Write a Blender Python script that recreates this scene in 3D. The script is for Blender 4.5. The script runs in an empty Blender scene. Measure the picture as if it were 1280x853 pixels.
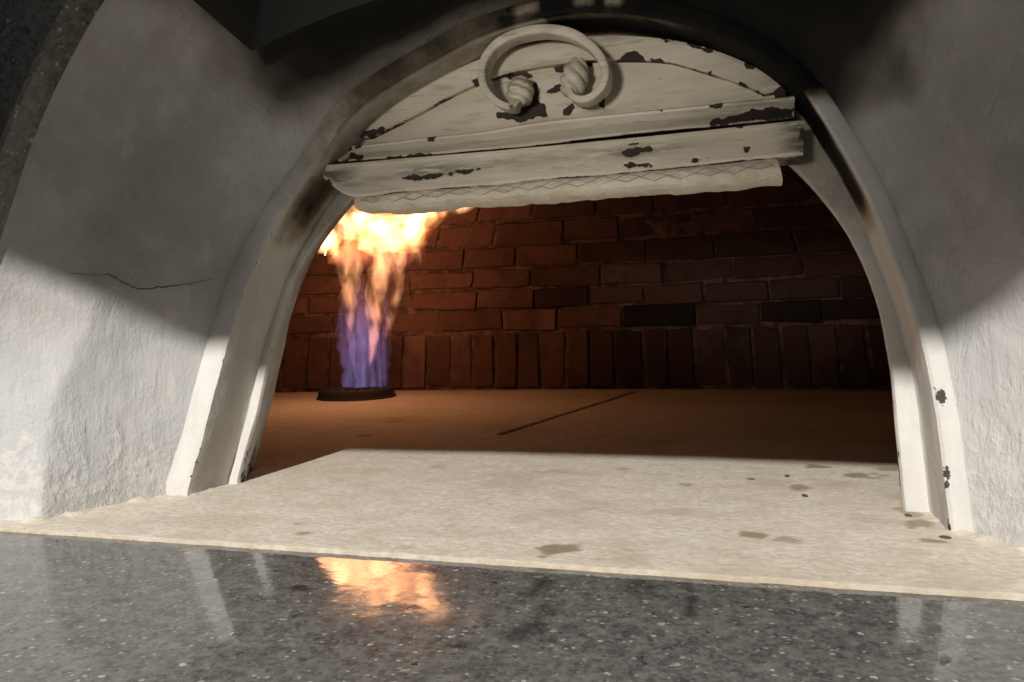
import bpy, bmesh, math, random
import numpy as np
from mathutils import Vector, Matrix, noise
random.seed(7); rng = np.random.default_rng(5)
SC = bpy.context.scene
COL = SC.collection
WORLD = .036; KEY = 430; BLEND = .0025; FLAMEW = 2.25; DOOR_FILL = 98; LX = -.31; LY = -1.5; SLOPE = .59
LEAN = .18            # the mouth of the oven leans back a little as it rises

# measured outlines of the oven mouth and its door, metres, as (x, z)
T = {'GF': [(-0.6418, 0.3593), (-0.5672, 0.4728)],
 'J': [(-0.5849, 0.0013), (-0.5611, 0.0981), (-0.5459, 0.1833), (-0.5186, 0.2595), (-0.4564, 0.3337), (-0.4232, 0.3653), (-0.34, 0.425),
       (-0.26, 0.452), (-0.18, 0.458), (-0.1, 0.448), (-0.03, 0.41), (0.0311, 0.343), (0.0569, 0.3143), (0.092, 0.2602), (0.1147, 0.1982),
       (0.124, 0.1374), (0.1274, 0.0565), (0.1303, -0.0006)],
 'K0': [(-0.5998, 0.0029), (-0.5822, 0.0705), (-0.5654, 0.1494), (-0.5397, 0.2382), (-0.5084, 0.3001), (-0.4582, 0.3696), (-0.4299, 0.413),
        (-0.3825, 0.4446), (-0.3357, 0.4664), (-0.2719, 0.4914), (-0.2187, 0.5008), (-0.1671, 0.502), (-0.1174, 0.4945), (-0.0774, 0.4818),
        (-0.0343, 0.4622), (0.0128, 0.433), (0.0503, 0.392), (0.0738, 0.3465), (0.0976, 0.2966), (0.1162, 0.239), (0.1355, 0.1753), (0.1465, 0.1076),
        (0.1505, 0.0423), (0.154, -0.0047)],
 'K2L': [(-0.6744, 0.0029), (-0.6823, 0.0851), (-0.6626, 0.1729), (-0.6363, 0.2214), (-0.6028, 0.3165), (-0.5623, 0.4072), (-0.5067, 0.4675)],
 'K3L': [(-0.6828, 0.2747), (-0.6716, 0.2968), (-0.6438, 0.3546), (-0.6176, 0.3964), (-0.5824, 0.4432), (-0.5488, 0.4815)],
 'beam_bot': [(-0.4627, 0.3514), (-0.4422, 0.3349), (-0.4237, 0.328), (-0.392, 0.3283), (-0.3668, 0.3291), (-0.3204, 0.3291), (-0.2557, 0.3285),
              (-0.2032, 0.3303), (-0.1255, 0.3298), (-0.0567, 0.3313), (-0.0016, 0.3329), (0.0499, 0.333)],
 'beam_top': [(-0.4679, 0.3677), (-0.3687, 0.3674), (-0.2567, 0.3661), (-0.1038, 0.3661), (0.0336, 0.3676), (0.0516, 0.3681)],
 'chips': {'beam': [[(-0.4632, 0.3494), (-0.4567, 0.3433), (-0.4527, 0.3449), (-0.4592, 0.351)],
                    [(-0.0091, 0.3671), (-0.0031, 0.3681), (-0.0047, 0.3642)],
                    [(0.0479, 0.3636), (0.0535, 0.3591), (0.0531, 0.3451), (0.0475, 0.3503)],
                    [(-0.0035, 0.3457), (0.0009, 0.3453), (-0.0006, 0.3422)],
                    [(-0.3674, 0.3453), (-0.3293, 0.3458), (-0.2968, 0.3475), (-0.2967, 0.3457), (-0.3244, 0.3418), (-0.3576, 0.3418)],
                    [(-0.3108, 0.3496), (-0.274, 0.3473), (-0.2921, 0.3436)],
                    [(-0.128, 0.3524), (-0.1037, 0.3551), (-0.0918, 0.3523), (-0.1118, 0.3459), (-0.1239, 0.3487)],
                    [(-0.1198, 0.3383), (-0.0942, 0.3377), (-0.0918, 0.3351), (-0.1158, 0.3355)],
                    [(-0.124, 0.3587), (-0.1037, 0.3601), (-0.1078, 0.358)], [(-0.0528, 0.3373), (-0.0375, 0.3384), (-0.0382, 0.3369)]],
           'mould': [[(-0.4734, 0.3966), (-0.4638, 0.3957), (-0.4519, 0.3726), (-0.4355, 0.374), (-0.456, 0.372), (-0.4668, 0.3767)],
                     [(-0.4402, 0.3839), (-0.4298, 0.381), (-0.4202, 0.3735), (-0.4355, 0.373)],
                     [(-0.0377, 0.3766), (-0.0276, 0.3805), (-0.0068, 0.3832), (0.0047, 0.3869), (0.0272, 0.3877), (0.0433, 0.3827), (0.0416, 0.3732),
                      (0.0194, 0.3723), (0.0082, 0.3751), (-0.007, 0.3742), (-0.0223, 0.3725), (-0.0339, 0.3729)],
                     [(-0.4047, 0.3684), (-0.3751, 0.3723), (-0.3361, 0.3715), (-0.3748, 0.3676)],
                     [(-0.4576, 0.397), (-0.4365, 0.3911), (-0.4263, 0.3921), (-0.4446, 0.3881)],
                     [(-0.3477, 0.3938), (-0.3361, 0.3936), (-0.3369, 0.3909), (-0.3456, 0.3909)],
                     [(-0.0351, 0.3963), (-0.0242, 0.3984), (-0.0258, 0.3944)], [(-0.0893, 0.3972), (-0.0844, 0.4001), (-0.0828, 0.3957)]],
           'panel': [[(-0.2802, 0.4658), (-0.2601, 0.4662), (-0.2557, 0.4779), (-0.2519, 0.4784), (-0.248, 0.4712), (-0.2384, 0.4634),
                      (-0.2271, 0.4555), (-0.2429, 0.4537), (-0.2561, 0.4562), (-0.2619, 0.4626), (-0.2733, 0.4602)],
                     [(-0.2683, 0.4182), (-0.2513, 0.4164), (-0.2311, 0.4262), (-0.227, 0.4517), (-0.2222, 0.4419), (-0.2219, 0.4252),
                      (-0.2144, 0.4197), (-0.2097, 0.4091), (-0.2325, 0.407), (-0.2417, 0.4052), (-0.2539, 0.4092), (-0.2682, 0.4145)],
                     [(-0.2098, 0.4682), (-0.1972, 0.4741), (-0.1863, 0.4782), (-0.1701, 0.4724), (-0.1593, 0.4599), (-0.1628, 0.4576),
                      (-0.1772, 0.4659), (-0.1861, 0.4634), (-0.1969, 0.4555), (-0.2042, 0.4619)],
                     [(-0.2129, 0.4352), (-0.2012, 0.4421), (-0.1939, 0.4404), (-0.192, 0.4355), (-0.2056, 0.4335)],
                     [(-0.1934, 0.4074), (-0.1882, 0.4177), (-0.1819, 0.4207), (-0.181, 0.4142), (-0.188, 0.4041)],
                     [(-0.1748, 0.4172), (-0.1677, 0.4173), (-0.1694, 0.4121)],
                     [(-0.1536, 0.4184), (-0.1484, 0.4223), (-0.1483, 0.4106), (-0.1527, 0.4147)]],
           'rim': [[(-0.2976, 0.4592), (-0.2871, 0.4598), (-0.2859, 0.4512), (-0.2944, 0.4503)],
                   [(-0.1348, 0.459), (-0.1228, 0.4646), (-0.1092, 0.4664), (-0.1024, 0.4549), (-0.1159, 0.4557)],
                   [(-0.4745, 0.4074), (-0.4395, 0.4069), (-0.4068, 0.4142), (-0.4035, 0.41), (-0.4216, 0.4022), (-0.4444, 0.4015), (-0.471, 0.4031)],
                   [(-0.4395, 0.4244), (-0.4152, 0.4354), (-0.3963, 0.4489), (-0.3991, 0.4434), (-0.4191, 0.431), (-0.4372, 0.4202)],
                   [(-0.4561, 0.4192), (-0.4396, 0.4263), (-0.4424, 0.4198), (-0.4558, 0.4153)],
                   [(-0.3804, 0.4567), (-0.3636, 0.4624), (-0.3653, 0.4559), (-0.3772, 0.4534)],
                   [(-0.0906, 0.4817), (-0.0724, 0.4739), (-0.0757, 0.4717), (-0.0856, 0.4757)],
                   [(-0.0576, 0.4683), (-0.0399, 0.4607), (-0.0295, 0.4558), (-0.0375, 0.4551), (-0.0512, 0.4622)],
                   [(-0.0083, 0.4461), (0.0094, 0.4336), (0.0147, 0.4295), (0.0055, 0.4324), (-0.0037, 0.4387)],
                   [(-0.0385, 0.4345), (-0.0345, 0.434), (-0.0354, 0.4298), (-0.0386, 0.4311)],
                   [(-0.0064, 0.4186), (0.0127, 0.4054), (0.0088, 0.4025), (-0.0026, 0.4131)],
                   [(-0.0991, 0.4544), (-0.0857, 0.4562), (-0.0841, 0.4507), (-0.0949, 0.4521)],
                   [(0.0318, 0.409), (0.043, 0.4044), (0.0384, 0.3999), (0.0241, 0.4032)]]},
 'handle': [(-0.2379, 0.4199), (-0.2432, 0.4142), (-0.2561, 0.4192), (-0.2703, 0.4345), (-0.2756, 0.4544), (-0.2696, 0.473), (-0.2524, 0.4874),
            (-0.227, 0.4931), (-0.2, 0.4921), (-0.1734, 0.483), (-0.1516, 0.4648), (-0.1404, 0.4457), (-0.1403, 0.4281), (-0.1503, 0.4162),
            (-0.1639, 0.4125), (-0.176, 0.4183), (-0.1788, 0.4274)],
 'knobs': [[(-0.2354, 0.4187), (-0.2398, 0.4512)], [(-0.1801, 0.4223), (-0.1727, 0.4646)]],
 'lip_bot': [(-0.4273, 0.3149), (-0.3902, 0.3114), (-0.3599, 0.3102), (-0.307, 0.3128), (-0.2317, 0.3108), (-0.1712, 0.3115), (-0.114, 0.3122),
             (-0.0654, 0.311), (-0.0246, 0.311), (0.0319, 0.3129)],
 'mould_bot': [(-0.4502, 0.3718), (-0.2601, 0.3694), (-0.2066, 0.3696), (-0.1117, 0.3716), (-0.0092, 0.3713), (0.0429, 0.3723)],
 'mould_top': [(-0.4732, 0.4011), (-0.436, 0.3946), (-0.3412, 0.3959), (-0.2798, 0.3963), (-0.2111, 0.401), (-0.0906, 0.4005), (-0.027, 0.4003),
               (0.0383, 0.3995), (0.0458, 0.4012)],
 'rim_in': [(-0.4219, 0.4024), (-0.3641, 0.4243), (-0.333, 0.438), (-0.2918, 0.4521), (-0.2403, 0.4617), (-0.1769, 0.4638), (-0.1331, 0.4599),
            (-0.0808, 0.4514), (-0.0378, 0.4337), (-0.0048, 0.4177), (0.0165, 0.4043)],
 'rim_out': [(-0.4767, 0.4038), (-0.4357, 0.4251), (-0.3656, 0.4571), (-0.288, 0.4829), (-0.2318, 0.4923), (-0.1772, 0.4922), (-0.1076, 0.4843),
             (-0.0415, 0.4637), (0.0133, 0.4325), (0.0461, 0.4058)]}

# ------------------------------------------------------------------ helpers
def tag(o, label=None, cat=None, group=None, kind=None):
    if label: o['label'] = label
    if cat: o['category'] = cat
    if group: o['group'] = group
    if kind: o['kind'] = kind
    return o

def empty(name, loc, label, cat, group=None):
    o = bpy.data.objects.new(name, None); COL.objects.link(o); o.location = loc
    o.empty_display_size = .05
    return tag(o, label, cat, group)

def mesh_obj(name, V, F, mat, parent=None, smooth=True, attrs=None, origin=None):
    """one mesh object; V are world points, stored relative to the parent / origin"""
    V = np.asarray(V, float)
    off = np.array(parent_world(parent)) if parent else np.array(origin if origin else (0, 0, 0), float)
    me = bpy.data.meshes.new(name)
    me.from_pydata((V - off).tolist(), [], [list(map(int, f)) for f in F])
    me.materials.append(mat)
    if attrs:
        for k, a in attrs.items():
            at = me.attributes.new(k, 'FLOAT', 'POINT'); at.data.foreach_set('value', np.asarray(a, np.float32))
    me.update()
    bm = bmesh.new(); bm.from_mesh(me); bmesh.ops.recalc_face_normals(bm, faces=bm.faces); bm.to_mesh(me); bm.free()
    if smooth: me.polygons.foreach_set('use_smooth', [True]*len(me.polygons))
    o = bpy.data.objects.new(name, me); COL.objects.link(o)
    if parent: o.parent = parent
    else: o.location = off
    return o

def parent_world(p):
    v = Vector((0, 0, 0))
    while p:
        v = v + p.location; p = p.parent
    return v

def grid_faces(nu, nv, closed_v=False, off=0, skip=None):
    F = []
    for i in range(nu-1):
        for j in range(nv if closed_v else nv-1):
            if skip and skip(i, j): continue
            j2 = (j+1) % nv
            F.append((off+i*nv+j, off+(i+1)*nv+j, off+(i+1)*nv+j2, off+i*nv+j2))
    return F

def catmull(P, n):
    """smooth curve through P resampled to n points of equal arc length"""
    P = np.asarray(P, float)
    Q = np.vstack([2*P[0]-P[1], P, 2*P[-1]-P[-2]])
    out = []
    for i in range(1, len(Q)-2):
        for t in np.linspace(0, 1, 24, endpoint=False):
            p0, p1, p2, p3 = Q[i-1], Q[i], Q[i+1], Q[i+2]
            out.append(.5*((2*p1)+(-p0+p2)*t+(2*p0-5*p1+4*p2-p3)*t*t+(-p0+3*p1-3*p2+p3)*t**3))
    out.append(Q[-2]); out = np.array(out)
    # a light smoothing takes measuring jitter out
    d = np.r_[0, np.cumsum(np.linalg.norm(np.diff(out, axis=0), axis=1))]
    s = np.linspace(0, d[-1], n)
    return np.stack([np.interp(s, d, out[:, k]) for k in range(out.shape[1])], 1)

def smooth_curve(P, it=6):
    P = P.copy()
    for _ in range(it):
        P[1:-1] = .25*P[:-2]+.5*P[1:-1]+.25*P[2:]
    return P

def offset(P, d):
    """moves a left-to-right arch outwards (away from the opening) by d"""
    t = np.gradient(P, axis=0); t /= np.linalg.norm(t, axis=1)[:, None]+1e-9
    n = np.stack([-t[:, 1], t[:, 0]], 1)
    return P + n*np.asarray(d).reshape(-1, 1)

def fbm(p, s, oct=3):
    v = 0; a = 1; tot = 0
    for k in range(oct):
        v += a*noise.noise(Vector((p[0]*s, p[1]*s, p[2]*s))); tot += a; a *= .5; s *= 2.1
    return v/tot

def sstep(a, b, x):
    t = np.clip((x-a)/(b-a), 0, 1); return t*t*(3-2*t)

def poly_sd(P, poly):
    """signed distance of points P (n,2) to a polygon, negative inside"""
    poly = np.asarray(poly); n = len(poly); best = np.full(len(P), 1e9); ins = np.zeros(len(P), bool)
    for i in range(n):
        a, b = poly[i], poly[(i+1) % n]
        e = b-a; w = P-a
        t = np.clip((w@e)/(e@e+1e-12), 0, 1)
        best = np.minimum(best, np.linalg.norm(w-t[:, None]*e, axis=1))
        c = ((a[1] > P[:, 1]) != (b[1] > P[:, 1]))
        xx = (b[0]-a[0])*(P[:, 1]-a[1])/((b[1]-a[1]) or 1e-12)+a[0]
        ins ^= c & (P[:, 0] < xx)
    return np.where(ins, -best, best)

def sweep(path, rad, nseg=14, wob=0, seed=0, squash=1.0):
    """closed tube along path; rad per point"""
    path = np.asarray(path, float); n = len(path)
    tan = np.gradient(path, axis=0); tan /= np.linalg.norm(tan, axis=1)[:, None]+1e-9
    ref = np.array([0, 1, 0.])
    V = []
    for i in range(n):
        t = tan[i]; a = np.cross(ref, t)
        if np.linalg.norm(a) < 1e-3: a = np.array([1, 0, 0.])
        a /= np.linalg.norm(a); b = np.cross(t, a)
        for k in range(nseg):
            th = 2*math.pi*k/nseg
            r = rad[i]
            if wob: r *= 1+wob*fbm((math.cos(th)*.9+seed, math.sin(th)*.9, i*.16+seed*3), 1.3, 2)
            V.append(path[i]+a*math.cos(th)*r+b*math.sin(th)*r*squash)
    F = grid_faces(n, nseg, True)
    F.append(list(range(nseg))); F.append([(n-1)*nseg+k for k in range(nseg)])
    return np.array(V), F

# ------------------------------------------------------------------ materials
class N:
    def __init__(s, name):
        s.m = bpy.data.materials.new(name); s.m.use_nodes = True
        s.t = s.m.node_tree; s.t.nodes.clear()
        s.out = s.t.nodes.new('ShaderNodeOutputMaterial')
    def n(s, typ, **kw):
        nd = s.t.nodes.new('ShaderNode'+typ)
        for k, v in kw.items():
            if k in nd.inputs.keys(): nd.inputs[k].default_value = v
            else: setattr(nd, k, v)
        return nd
    def l(s, a, b): s.t.links.new(a, b)
    def val(s, x, sock):
        if hasattr(x, 'is_linked') or hasattr(x, 'links'): s.l(x, sock)
        else: sock.default_value = x
    def coord(s, scale=(1, 1, 1), loc=(0, 0, 0)):
        tc = s.n('TexCoord'); mp = s.n('Mapping'); mp.inputs['Scale'].default_value = scale; mp.inputs['Location'].default_value = loc
        s.l(tc.outputs['Object'], mp.inputs['Vector']); return mp.outputs['Vector']
    def noise(s, scale, detail=4, rough=.55, vec=None, dist=0):
        nd = s.n('TexNoise'); nd.inputs['Scale'].default_value = scale; nd.inputs['Detail'].default_value = detail
        nd.inputs['Roughness'].default_value = rough; nd.inputs['Distortion'].default_value = dist
        s.l(vec if vec else s.coord(), nd.inputs['Vector']); return nd.outputs['Fac']
    def math(s, op, a, b=0., c=None, clamp=False):
        nd = s.n('Math', operation=op, use_clamp=clamp); s.val(a, nd.inputs[0]); s.val(b, nd.inputs[1])
        if c is not None: s.val(c, nd.inputs[2])
        return nd.outputs[0]
    def map(s, x, a, b, c=0., d=1., smooth=True):
        nd = s.n('MapRange', interpolation_type='SMOOTHSTEP' if smooth else 'LINEAR')
        s.val(x, nd.inputs['Value'])
        for k, v in zip(('From Min', 'From Max', 'To Min', 'To Max'), (a, b, c, d)): nd.inputs[k].default_value = v
        return nd.outputs['Result']
    def mix(s, f, a, b):
        nd = s.n('Mix', data_type='RGBA'); s.val(f, nd.inputs[0])
        for x, k in ((a, 6), (b, 7)):
            if isinstance(x, tuple): nd.inputs[k].default_value = (*x, 1)
            else: s.l(x, nd.inputs[k])
        return nd.outputs[2]
    def ramp(s, f, stops):
        nd = s.n('ValToRGB'); s.val(f, nd.inputs[0]); e = nd.color_ramp.elements
        while len(e) < len(stops): e.new(.5)
        for q, (p, c) in zip(e, stops): q.position = p; q.color = (*c, 1)
        return nd.outputs['Color']
    def attr(s, name):
        return s.n('Attribute', attribute_name=name).outputs['Fac']
    def bump(s, h, strength=.3, dist=.01, normal=None):
        nd = s.n('Bump'); nd.inputs['Strength'].default_value = strength; nd.inputs['Distance'].default_value = dist
        s.l(h, nd.inputs['Height'])
        if normal: s.l(normal, nd.inputs['Normal'])
        return nd.outputs['Normal']
    def surf(s, color, rough=.8, normal=None, metallic=0., spec=.5):
        b = s.n('BsdfPrincipled')
        if isinstance(color, tuple): b.inputs['Base Color'].default_value = (*color, 1)
        else: s.l(color, b.inputs['Base Color'])
        s.val(rough, b.inputs['Roughness']); s.val(metallic, b.inputs['Metallic']); b.inputs['Specular IOR Level'].default_value = spec
        if normal: s.l(normal, b.inputs['Normal'])
        s.l(b.outputs[0], s.out.inputs['Surface']); return s.m

def m_plaster():
    s = N('oven_plaster')
    big = s.noise(7, 5, .6); mid = s.noise(38, 5, .6, s.coord((1, 1, .45))); fine = s.noise(240, 3, .6)
    base = s.mix(s.map(big, .3, .72), (.43, .43, .435), (.53, .52, .515))
    base = s.mix(s.map(mid, .56, .74, 0, .35), base, (.70, .67, .63))
    streak = s.noise(30, 4, .6, s.coord((1.6, 1, .25)))
    base = s.mix(s.map(streak, .58, .72, 0, .22), base, (.40, .385, .37))
    soot = s.attr('soot')
    f = s.math('ADD', soot, s.map(s.noise(20, 5, .62), .25, .75, -.05, .05), clamp=True)
    f = s.math('MULTIPLY', f, s.map(soot, 0, .08))
    tan = s.ramp(f, [(0, (1, 1, 1)), (.25, (.56, .53, .495)), (.5, (.21, .19, .165)), (.75, (.04, .034, .027)), (1, (.014, .013, .012))])
    mul = s.n('Mix', data_type='RGBA', blend_type='MULTIPLY'); mul.inputs[0].default_value = 1
    s.l(base, mul.inputs[6]); s.l(tan, mul.inputs[7])
    col = s.mix(s.attr('peel'), mul.outputs[2], (.40, .38, .33))
    h = s.math('ADD', s.math('MULTIPLY', mid, .7), s.math('MULTIPLY', fine, .22))
    ridge = s.math('ABSOLUTE', s.math('SUBTRACT', s.noise(16, 4, .6, s.coord((1, 1, .4)), .8), .5))
    h = s.math('ADD', h, s.math('MULTIPLY', s.map(ridge, 0, .05, -.22, 0), s.map(s.noise(5, 2), .45, .7)))
    tc = s.n('TexCoord'); sx = s.n('SeparateXYZ'); s.l(tc.outputs['Object'], sx.inputs[0])
    low = s.map(s.math('ADD', sx.outputs['Z'], s.map(mid, .3, .7, -.05, .05)), .14, .03)
    pit = s.math('MULTIPLY', s.noise(95, 5, .7), low)
    scr = s.noise(55, 4, .65, s.coord((1.3, 1.3, .22), (.4, .1, .2)))
    h = s.math('ADD', h, s.math('ADD', s.math('MULTIPLY', pit, 1.1), s.math('MULTIPLY', scr, .55)))
    col = s.mix(s.math('MULTIPLY', s.map(pit, .42, .6), .5), col, (.66, .63, .58))
    return s.surf(col, .88, s.bump(h, .75, .0034), spec=.2)

def m_frame():
    s = N('chipped_white_frame_paint')
    st = s.noise(20, 5, .6, s.coord((1, 1, .3)))
    base = s.mix(s.map(st, .3, .7), (.50, .49, .47), (.62, .605, .58))
    soot = s.attr('soot')
    f = s.math('ADD', soot, s.map(s.noise(34, 4, .6), .25, .75, -.11, .11), clamp=True)
    f = s.math('MULTIPLY', f, s.map(soot, 0, .1))
    tan = s.ramp(f, [(0, (1, 1, 1)), (.3, (.58, .52, .43)), (.55, (.18, .15, .11)), (.8, (.018, .016, .013)), (1, (.010, .010, .010))])
    mul = s.n('Mix', data_type='RGBA', blend_type='MULTIPLY'); mul.inputs[0].default_value = 1
    s.l(base, mul.inputs[6]); s.l(tan, mul.inputs[7])
    ch = s.math('ADD', s.attr('chip'), s.map(s.noise(75, 5, .7), .2, .8, -.62, .62, False))
    cm = s.map(ch, .62, .67)
    col = s.mix(cm, mul.outputs[2], (.06, .055, .05))
    h = s.math('SUBTRACT', s.math('ADD', s.noise(60, 4, .6), s.math('MULTIPLY', s.noise(300, 2), .15)), cm)
    return s.surf(col, .75, s.bump(h, .5, .003), spec=.1)

def m_door():
    s = N('flaking_cream_enamel')
    st = s.noise(9, 5, .6, s.coord((1, 1, 3)))
    base = s.mix(s.map(st, .3, .7), (.56, .505, .405), (.66, .61, .51))
    sm = s.noise(13, 6, .7, s.coord((1, 1, 6), (.3, 0, .7)))
    base = s.mix(s.map(sm, .50, .72, 0, .6), base, (.30, .235, .155))
    gr = s.noise(60, 6, .75, s.coord((.22, 1, 2.2), (.1, 0, .4)))
    base = s.mix(s.map(gr, .55, .70, 0, .6), base, (.20, .18, .15))
    smoke = s.attr('soot')
    base = s.mix(s.math('MULTIPLY', smoke, s.map(s.noise(90, 5, .7, s.coord((.3, 1, 2))), .36, .56)), base, (.065, .06, .055))
    ch = s.math('ADD', s.attr('chip'), s.map(s.noise(190, 6, .8), .2, .8, -.30, .30, False))
    cm = s.map(ch, .50, .56)
    fl = s.map(s.noise(120, 6, .8), .70, .715)
    cm = s.math('MAXIMUM', cm, fl)
    rust = s.mix(s.noise(60, 4), (.022, .017, .015), (.055, .04, .032))
    base = s.mix(s.map(ch, .36, .50, 0, .55), base, (.27, .17, .09))
    col = s.mix(cm, base, rust)
    h = s.math('SUBTRACT', s.math('MULTIPLY', s.noise(70, 4, .6, s.coord((.4, 1, 1.5))), .6), cm)
    return s.surf(col, s.mix(cm, (.5,)*3, (.75,)*3), s.bump(h, .5, .0022), spec=.35)

def m_lip():
    s = N('crazed_white_mortar')
    base = s.mix(s.map(s.noise(22, 5, .6), .3, .7), (.60, .545, .44), (.72, .67, .57))
    base = s.mix(s.map(s.noise(45, 5, .7, s.coord((.4, 1, 1.6))), .57, .72, 0, .55), base, (.34, .31, .27))
    h = s.noise(60, 5, .65)
    return s.surf(base, .9, s.bump(h, .8, .007), spec=.2)

STAINS = [(-0.1533, 0.6034, 0.0147, 0.0164, 0.75), (0.0004, 0.6812, 0.0114, 0.0122, 0.7), (0.0234, 0.6688, 0.0143, 0.007, 0.5), (0.0489, 0.8717, 0.0135, 0.0157, 0.6), (0.1129, 0.9454, 0.0232, 0.0136, 0.7), (0.0707, 0.9965, 0.0134, 0.0153, 0.7), (0.148, 0.9882, 0.0111, 0.0147, 0.5), (-0.3845, 0.6078, 0.0064, 0.0059, 0.6), (-0.4074, 0.6338, 0.006, 0.0051, 0.5), (-0.071, 0.8678, 0.0079, 0.0082, 0.5), (-0.385, 0.9285, 0.0123, 0.0102, 0.3), (0.1354, 0.741, 0.0096, 0.0163, 0.6), (0.1334, 0.7832, 0.0073, 0.0241, 0.55), (0.1343, 0.6887, 0.0102, 0.0071, 0.7), (-0.1524, 0.9527, 0.0078, 0.01, 0.35), (-0.2643, 0.6614, 0.0044, 0.0052, 0.4), (-0.2777, 0.5871, 0.0079, 0.0042, 0.3), (-0.6162, 1.1634, 0.0119, 0.0165, 0.6), (-0.6428, 1.3416, 0.0211, 0.0216, 0.4), (-0.2337, 0.9148, 0.0193, 0.0189, 0.25), (-0.0748, 0.7446, 0.0226, 0.015, 0.2), (0.0985, 0.7476, 0.0282, 0.0168, 0.2)]

def m_hearth():
    s = N('floury_hearth_stone')
    big = s.noise(6, 6, .62, s.coord((.8, 1.4, 1))); mid = s.noise(24, 8, .7, s.coord((.9, 1.2, 1))); fine = s.noise(150, 6, .75, s.coord((.8, 1.1, 1)))
    base = s.mix(s.map(big, .3, .7), (.37, .305, .215), (.46, .395, .30))
    base = s.mix(s.map(s.noise(13, 8, .72, s.coord((.9, 1.2, 1), (2, .3, 0))),   .52, .68, 0, .18), base, (.33, .265, .185))
    base = s.mix(s.map(mid, .38, .68, 0, .5), base, (.56, .505, .415))
    base = s.mix(s.map(s.noise(90, 5, .75, s.coord((.5, 1.4, 1), (.7, .2, 0))), .58, .70, 0, .38), base, (.27, .21, .145))
    base = s.mix(s.map(fine, .50, .66, 0, .5), base, (.62, .57, .47))
    pv = s.n('TexVoronoi', feature='F1'); pv.inputs['Scale'].default_value = 95; s.l(s.coord(), pv.inputs['Vector'])
    pw = s.n('SeparateColor'); s.l(pv.outputs['Color'], pw.inputs[0])
    pits = s.math('MULTIPLY', s.map(s.math('ADD', pv.outputs['Distance'], s.map(fine, .2, .8, -.15, .15)), .12, .24, 1, 0), s.map(pw.outputs[0], .78, .82))
    base = s.mix(s.math('MULTIPLY', pits, .65), base, (.20, .15, .10))
    # flour dust thickens to white along the front edge
    tc = s.n('TexCoord'); sx = s.n('SeparateXYZ'); s.l(tc.outputs['Object'], sx.inputs[0])
    front = s.map(s.math('ADD', sx.outputs['Y'], s.map(mid, .3, .7, -.10, .10)), .57, .93, .85, 0)
    base = s.mix(s.map(s.noise(210, 5, .8, s.coord((1, 1, 1), (3, 1, 0))), .52, .68, 0, .45), base, (.27, .215, .15))
    base = s.mix(front, base, s.mix(s.math('MULTIPLY', s.map(fine, .33, .62), s.map(mid, .33, .6, .35, 1)), (.52, .46, .375), (.73, .695, .62)))
    deep_shade = s.map(s.math('ADD', sx.outputs['Y'], s.map(big, .2, .8, -.1, .1)), .98, 1.22)
    base = s.mix(s.math('MULTIPLY', deep_shade, .9), base, s.mix(mid, (.115, .053, .032), (.175, .085, .052)))  # floor painted darker and redder inside, standing in for weak flame light
    dirt = s.noise(4.2, 6, .68, s.coord((1, 1.2, 1), (1.3, .2, 0)))
    base = s.mix(s.map(dirt, .50, .68, 0, .42), base, (.34, .27, .185))
    base = s.mix(s.attr('stain'), base, (.20, .135, .075))
    base = s.mix(s.attr('joint'), base, (.05, .035, .025))
    h = s.math('SUBTRACT', s.math('ADD', mid, s.math('MULTIPLY', fine, .45)), s.math('MULTIPLY', pits, .4))
    return s.surf(base, .88, s.bump(h, .45, .003), spec=.2)

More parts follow.
